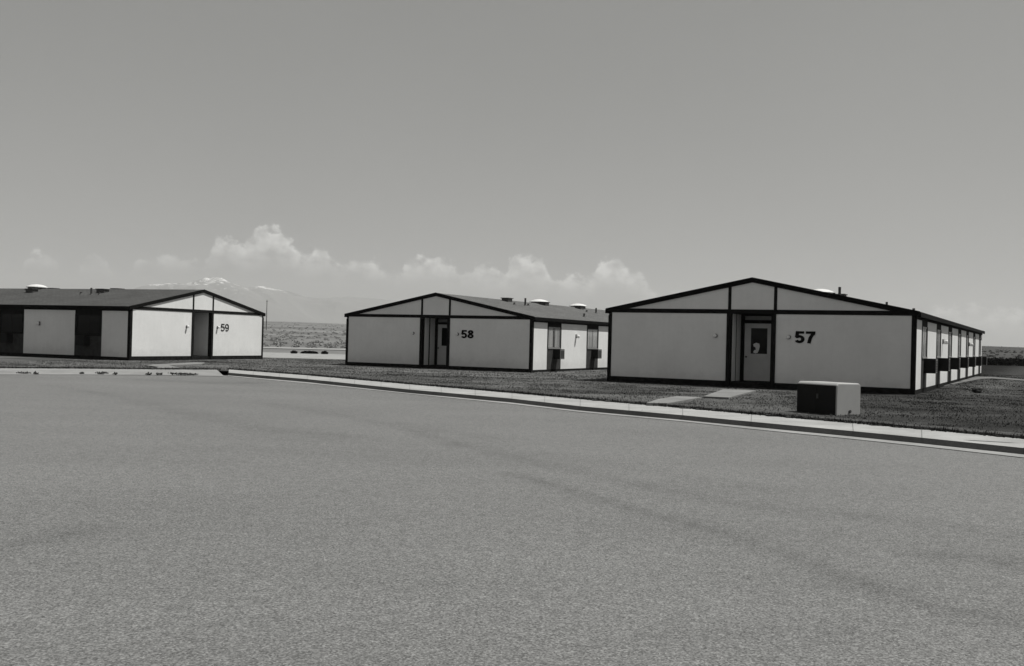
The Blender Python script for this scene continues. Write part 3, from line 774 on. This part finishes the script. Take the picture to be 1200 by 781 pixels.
# near corner at local origin: dark face runs +y, light face runs +x
m = MB(); m.box((-.03, -.03, -.15), (.89, 1.05, -.03), M_pad); m.build('concrete_pad', root, bevel=.01)
m = MB(); prof = [(0, -.03), (.86, -.03), (.86, .62), (.80, .67), (.06, .68), (0, .63)]
m.prism(prof, 1, 0, 1.02, M_box); m.build('cabinet', root, bevel=.03)
m = MB(); m.box((-.018, .02, .0), (-.002, .503, .62), M_boxd); m.build('cabinet_door', root, bevel=.006)
m = MB(); m.box((-.022, .507, .0), (-.002, 1.0, .62), M_boxd); m.build('cabinet_door', root, bevel=.006)
m = MB(); m.box((-.05, .44, .33), (-.022, .475, .43), M_vent); m.build('door_handle', root)
m = MB(); m.lathe([(.035, 0), (.035, -.03)], (.46, 0, .07), M_vent, 12, 1); m.build('lock_cover', root)

# ------------------------------------------------------------------ small things
px_, py_ = -79.6, 331
pz = float(terr(np.array([px_]), np.array([py_]))[0])
root = empty('utility_pole', (px_, py_, pz)); tag(root, 'thin wooden utility pole standing far off in the desert scrub', 'pole')
m = MB(); m.lathe([(.16, -.5), (.10, 9.6)], (0, 0, 0), M_wood, 8); m.build('pole', root)
m = MB(); m.box((-.35, -.06, 9.0), (.35, .06, 9.1), M_wood); m.build('crossarm', root)
def rock(loc, r, label):
    m = MB(); vs = []; fs = []
    import bmesh
    bm = bmesh.new(); bmesh.ops.create_icosphere(bm, subdivisions=3, radius=r)
    for v in bm.verts:
        v.co *= 1 + .35 * noise.noise(v.co * (2 / r) + Vector(loc)); v.co.z *= .6
    me = bpy.data.meshes.new('rock'); bm.to_mesh(me); bm.free(); me.materials.append(M_rock)
    o = bpy.data.objects.new('rock', me); C.objects.link(o); o.location = loc; tag(o, label, 'rock')
q = at(1145, 459, .02); rock((q[0], q[1], .06), .17, 'small dark rock lying on the lawn right of the rightmost building')

def leaf_cloud(cen, rad, n, size, flat=1.0):
    """triangular leaves scattered through an ellipsoid"""
    d = rng.normal(size=(n, 3)); d /= np.linalg.norm(d, axis=1)[:, None]
    p = d * (rng.uniform(.15, 1, (n, 1)) ** .5) * np.array(rad) + np.array(cen)
    a = rng.normal(size=(n, 3)); a /= np.linalg.norm(a, axis=1)[:, None]
    b = np.cross(a, rng.normal(size=(n, 3))); b /= np.linalg.norm(b, axis=1)[:, None]
    s_ = size * rng.uniform(.6, 1.4, (n, 1))
    return np.stack([p - a * s_ * .5, p + a * s_ * .5, p + b * s_], 1)
def tri_object(name, tris, mat):
    tris = tris.reshape(-1, 3); n = len(tris) // 3
    me = bpy.data.meshes.new(name); me.vertices.add(len(tris)); me.vertices.foreach_set('co', tris.ravel().astype(np.float32))
    me.loops.add(3 * n); me.loops.foreach_set('vertex_index', np.arange(3 * n, dtype=np.int32))
    me.polygons.add(n); me.polygons.foreach_set('loop_start', np.arange(0, 3 * n, 3, dtype=np.int32)); me.polygons.foreach_set('loop_total', np.full(n, 3, dtype=np.int32))
    me.materials.append(mat); me.update(); me.validate()
    o = bpy.data.objects.new(name, me); C.objects.link(o); return o
# three low shrubs on the far dirt road between the two left buildings
for (sx, sy, w_, lab) in ((344.5, 414.6, .5, 'leftmost of the low dark shrubs on the far pale dirt road'), (362.5, 414.8, 1.3, 'long low dark shrub in the middle of the far pale dirt road'), (380.5, 415.3, .5, 'rightmost of the low dark shrubs on the far pale dirt road')):
    q = at(sx, sy, -.14); sg_ = []
    o = tri_object('shrub', leaf_cloud((q[0], q[1], -.06), (w_ * .55, .4, .15), int(900 * w_), .09), M_dark_leaf)
    tag(o, lab, 'shrub', 'low shrubs on the dirt road')
# shaded face of a far bank, stood in for by dark leaves, right
t_ = []
for i in range(200):
    hx = 30 + i * .5; t_.append(leaf_cloud((hx, 112 + .15 * math.sin(i), .30 + random.uniform(-.02, .02)), (.7, .6, .5), 420, .16))
tag(tri_object('bank_shade', np.concatenate(t_), M_dark_leaf), 'long low dark leafy band, shade of a bank, across the far end of the right-hand lawn', 'bank_shade')  # leafy mass added in place of a bank's shaded face
# sagebrush plain
t_ = []
for i in range(4200):
    r = 118 * (1100 / 118) ** (rng.uniform() ** 1.1); a = R_(rng.uniform(-32, 32)); x_, y_ = r * math.sin(a), r * math.cos(a)
    if -30 < x_ < 26 and y_ < 100: continue
    z_ = float(terr(np.array([x_]), np.array([y_]))[0]); k = rng.uniform(.35, .8)
    t_.append(leaf_cloud((x_, y_, z_ + .2 * k), (.7 * k, .7 * k, .38 * k), 64, .2 * k))
sa = np.concatenate(t_); so_ = tri_object('sagebrush', sa, M_sage); sf = sa.reshape(-1, 3)
A_ = so_.data.attributes.new('tone', 'FLOAT', 'POINT'); A_.data.foreach_set('value', (1 - .78 * sst(6, 18, np.degrees(np.arctan2(sf[:, 0], sf[:, 1])))).astype(np.float32))  # same painted darkening towards the right on the brush
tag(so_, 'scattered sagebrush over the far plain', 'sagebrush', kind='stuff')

# grass blades on the lawns
def inside_building(x, y):
    r = np.zeros_like(x, bool)
    for bx0, by0, a, _ in BLD:
        g = np.array([math.cos(a), math.sin(a)]); uu = (x - bx0) * g[0] + (y - by0) * g[1]; vv = -(x - bx0) * g[1] + (y - by0) * g[0]
        r |= (uu > -.45) & (uu < W + .05) & (vv > -.6) & (vv < 38)
    return r
from_paths = []
def in_poly(x, y, P):
    r = np.zeros_like(x, bool); n = len(P)
    for i in range(n):
        (x1, y1), (x2, y2) = P[i], P[(i + 1) % n]
        cnd = ((y1 > y) != (y2 > y)) & (x < (x2 - x1) * (y - y1) / (y2 - y1 + 1e-12) + x1); r ^= cnd
    return r
PATHS = [[at(a, b, .03) for a, b in P] for P in ([(824, 465.8), (848, 455.6), (886, 457.0), (854, 467.2)], [(757.5, 474.2), (772, 469.2), (793.6, 465.6), (822, 467.0), (803, 470.8), (782, 474.6)])]
PATHS.append([at(a, b, -.05) for a, b in [(180, 434.0), (186, 431.4), (170, 428.6), (178, 427.4), (228, 424.0), (240, 424.2), (236, 425.8), (198, 428.4), (206, 431.0), (217, 434.6)]])
def blades(n, xr, yr, hgt, wid):
    x = rng.uniform(*xr, n); y = rng.uniform(*yr, n)
    azd = np.degrees(np.arctan2(x, y))
    ok = lawn_side(x - .03, y - .03) & ~inside_building(x, y) & (abs(azd) < 30)
    cl = fbm(x, y, 3.0, 3, 33); ok &= cl + rng.uniform(-.6, .6, n) > -.1
    for P in PATHS: ok &= ~in_poly(x, y, P)
    x, y = x[ok], y[ok]; n = len(x); z = gz(x, y)
    a = rng.uniform(0, 2 * math.pi, n); w = wid * rng.uniform(.6, 1.4, n); h = hgt * rng.uniform(.4, 1.3, n)
    ln = rng.normal(0, .5, (n, 2)) * h[:, None]
    A = np.stack([x - np.cos(a) * w, y - np.sin(a) * w, z - .01], -1); B = np.stack([x + np.cos(a) * w, y + np.sin(a) * w, z - .01], -1)
    T = np.stack([x + ln[:, 0], y + ln[:, 1], z + h], -1)
    return np.stack([A, B, T], 1)
g1 = blades(260000, (-20, 26), (15, 40), .03, .014)
g2 = blades(120000, (-22, 34), (38, 66), .03, .03)
ga = np.concatenate([g1, g2]); go = tri_object('grass', ga, M_blade); gf = ga.reshape(-1, 3)
A_ = go.data.attributes.new('tone', 'FLOAT', 'POINT'); A_.data.foreach_set('value', lawn_tone(gf[:, 0], gf[:, 1]).astype(np.float32))
tag(go, 'short mown grass of the lawns', 'grass', kind='stuff')
# ragged dark fringe of grass along the walk edge
t_ = []
for P in (LB, AF):
    for a_, b_ in zip(P, P[1:]):
        a_ = Vector(a_); b_ = Vector(b_)
        if a_.y < 5 and b_.y < 5: continue
        k = int((b_ - a_).length * 140)
        q = np.array([a_.lerp(b_, t) for t in rng.uniform(0, 1, k)]); q += rng.normal(0, .05, q.shape) + np.array([.0, .0])
        an = rng.uniform(0, 6.28, k); h = rng.uniform(.03, .10, k); w = .016
        A = np.stack([q[:, 0] - np.cos(an) * w, q[:, 1] - np.sin(an) * w, np.full(k, -.005)], -1); B = np.stack([q[:, 0] + np.cos(an) * w, q[:, 1] + np.sin(an) * w, np.full(k, -.005)], -1)
        T = np.stack([q[:, 0] + rng.normal(-.02, .04, k), q[:, 1] + rng.normal(-.02, .04, k), h], -1); t_.append(np.stack([A, B, T], 1))
tag(tri_object('edge_grass', np.concatenate(t_), M_bladed), 'ragged grass fringe along the sidewalk edge', 'grass', kind='stuff')

# weeds and dirt in the cracks: flush walk at left, kerb joints
weed_spots = [(28, 438.6, .3), (42, 439, .12), (96, 438.8, .12), (117, 439, .25), (123, 438.6, .2), (135, 439.4, .1), (174, 439.8, .18), (186, 439.8, .22), (204, 439.2, .25), (210, 440, .3), (219, 440, .4), (227, 440.2, .2), (752, 486, .04)]
t_ = []
for wx, wy, r in weed_spots:
    q = at(wx, wy, -.09); t_.append(leaf_cloud((q[0], q[1], -.05), (r * random.uniform(.5, .9), r * .4, .03), int(30 + 110 * r), .05))
tag(tri_object('weeds', np.concatenate(t_), M_weed), 'small weeds growing in the gutter cracks', 'weeds', kind='stuff')
# expansion joints across the walk and kerb
m = MB()
KR = resample(KT, .5); 
acc = 0
kp = [Vector(p) for p in KT]; lp = [Vector(p) for p in LB]
for i in range(len(kp) - 1):
    seg = (kp[i + 1] - kp[i]).length; k = max(1, round(seg / 1.6))
    for j in range(k):
        t = j / k; a_ = kp[i].lerp(kp[i + 1], t); b_ = lp[i].lerp(lp[i + 1], t); d_ = (kp[i + 1] - kp[i]).normalized() * .006
        m.add([(a_.x - d_.x, a_.y - d_.y, .004), (a_.x + d_.x, a_.y + d_.y, .004), (b_.x + d_.x, b_.y + d_.y, .004), (b_.x - d_.x, b_.y - d_.y, .004)], [(0, 1, 2, 3)], M_joint)
        if j % 2 == 0:
            m.add([(a_.x - d_.x * 1.3 - .012, a_.y - d_.y * 1.3 - .012, .0), (a_.x + d_.x * 1.3 - .012, a_.y + d_.y * 1.3 - .012, .0), (a_.x + d_.x * 1.3 - .045, a_.y + d_.y * 1.3 - .035, -.09), (a_.x - d_.x * 1.3 - .045, a_.y - d_.y * 1.3 - .035, -.09)], [(0, 1, 2, 3)], M_joint)
tag(m.build('sidewalk_joints'), kind='structure')
q0, q1 = at(1128, 515.8, .0), at(1176, 518.6, .0); q2 = at(1200, 520.2, 0)
m = MB(); m.add([(q0[0], q0[1], .005), (q1[0], q1[1] + .03, .006), (q2[0], q2[1], .005), (q1[0], q1[1] - .06, .005), (q0[0] + .1, q0[1] - .12, .005)], [(0, 1, 2, 3, 4)], M_joint)  # thin dark sliver laid flat on the walk
tag(m.build('sidewalk_sliver'), kind='structure')
